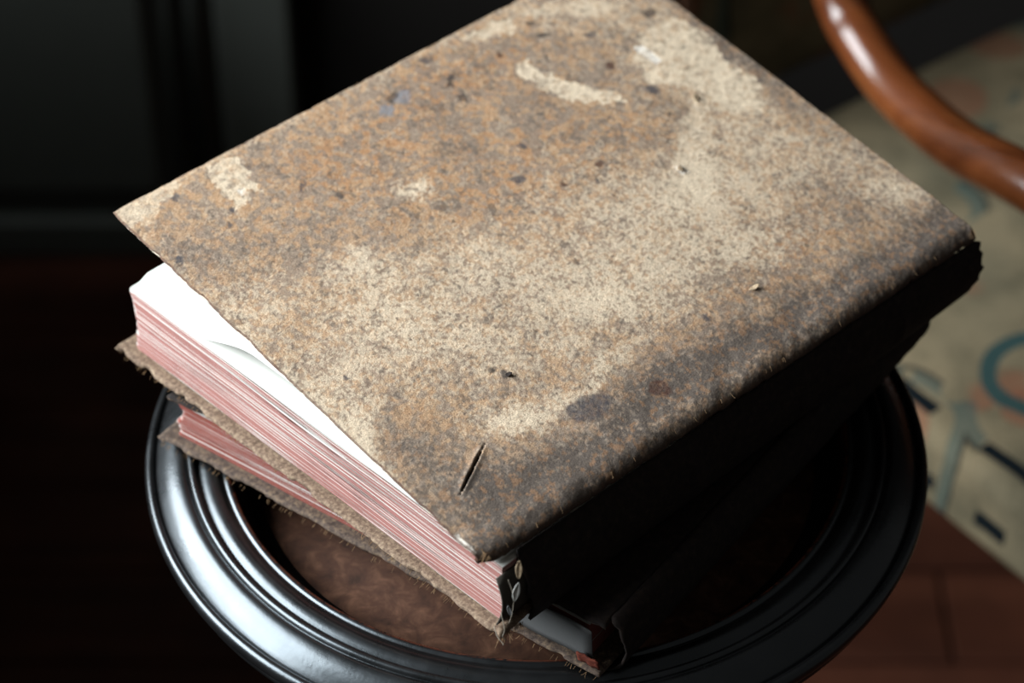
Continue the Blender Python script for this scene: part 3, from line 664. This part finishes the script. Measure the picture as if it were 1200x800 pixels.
# spine leather: from the rolled edge of the cover down to the back cover, torn at the tail
nv, nu = 190, 26
T, A = np.meshgrid(np.linspace(0, 1, nv), np.linspace(0, 1, nu), indexing='ij')
t0 = .055 + .02*(vnoise(A*.03, A*0, .004, 61)-.5) + .012*np.abs(A-.5)
t1_ = 1.006 + .022*(vnoise(A*.03, A*0, .0022, 71)-.5)
Tt = t0 + (t1_-t0)*T
top = cB + (Tt*Lv)[..., None]*EV + np.array([0, 0, -.0066]) + .0006*EU
bot = np.stack([-.001+Tt*.304, -.0025+0*Tt, .0008+0*Tt], -1)
s_ = A[..., None]
Pn = top*(1-s_) + bot*s_
bul = np.sin(A*math.pi)*.0055 + .0016*(fbm(Tt*.3, A*.04, .010, 91, 3)-.5)*np.sin(A*math.pi)
for k in (.18, .38, .60, .82): bul += .0016*np.exp(-((Tt-k)/.012)**2)*np.sin(A*math.pi)
Pn[..., 1] -= bul
sp = grid_mesh('spine', Pn, [M['spine']], b1); solid(sp, .0014, 1.0)
# hollow lining behind the torn spine
G = [[(.0015+.034*i/8, .0022-.0035*math.sin(math.pi*j/8), .006+.027*j/8) for j in range(9)] for i in range(9)]
sheet('spine_lining', G, M['cavity'], b1, .0006)
# paper scraps and loose threads at the torn tail
def scrap(name, c, ax, wd_, mat):
    c = np.array(c); ax = np.array(ax, float); L_ = np.linalg.norm(ax); ax /= L_
    sd = np.cross(ax, np.array([.6, .5, .62])); sd /= np.linalg.norm(sd); nn = np.cross(ax, sd)
    G = [[c + ax*L_*(i/8-.5) + sd*wd_*(j-2)/2*math.sin(math.pi*(.06+.88*i/8)) + nn*wd_*.35*((j-2)/2)**2 for j in range(5)] for i in range(9)]
    return sheet(name, G, mat, b1, .0002)
scrap('paper_scrap', (.0065, -.0056, .0405), (.0012, .0008, .0085), .0014, M['flake'])
scrap('paper_scrap', (.0010, -.0096, .0350), (.0012, -.001, .0100), .0014, M['paper'])
scrap('paper_scrap', (.0020, -.0050, .0195), (-.001, .001, .0062), .0010, M['liner'])
def thread(pts, r=.00014):
    pts = spline(pts, 6); return tube('loose_thread', pts, r, M['thread'], b1, 6)
thread([(.004, -.002, .034), (.003, -.006, .028), (.002, -.0065, .020), (.0005, -.006, .014)])
thread([(.001, -.001, .016), (-.001, -.005, .011), (-.002, -.005, .0075), (-.001, -.006, .0052)], .00018)
thread([(-.001, .001, .008), (-.003, -.003, .0065), (-.003, -.006, .0050), (-.0035, -.0065, .0045)], .00018)
e3 = lambda u, v: tuple(cB+u*EU+v*EV-EN*.0012)
fibres('frayed_edge', [(e3(.0, .002), e3(Lu, .002), tuple(-EV-.2*EN), 90, .0011), (e3(Lu, 0), e3(Lu, Lv), tuple(EU), 40, .0010),
    (e3(.001, 0), e3(.001, Lv), (0, -.8, -.8), 26, .0016), (e3(.0, .004), e3(.022, .004), (-1, -.3, -.8), 40, .0040),
    ((-.001, 0, .002), (-.001, .246, .002), (-1, 0, -.3), 90, .0013), ((0, -.001, .002), (.012, -.003, .003), (-.6, -.8, 0), 34, .0042),
    ((-.001, .247, .002), (.05, .247, .002), (-.2, 1, -.2), 16, .0018)], M['fibre'], b1, 9)
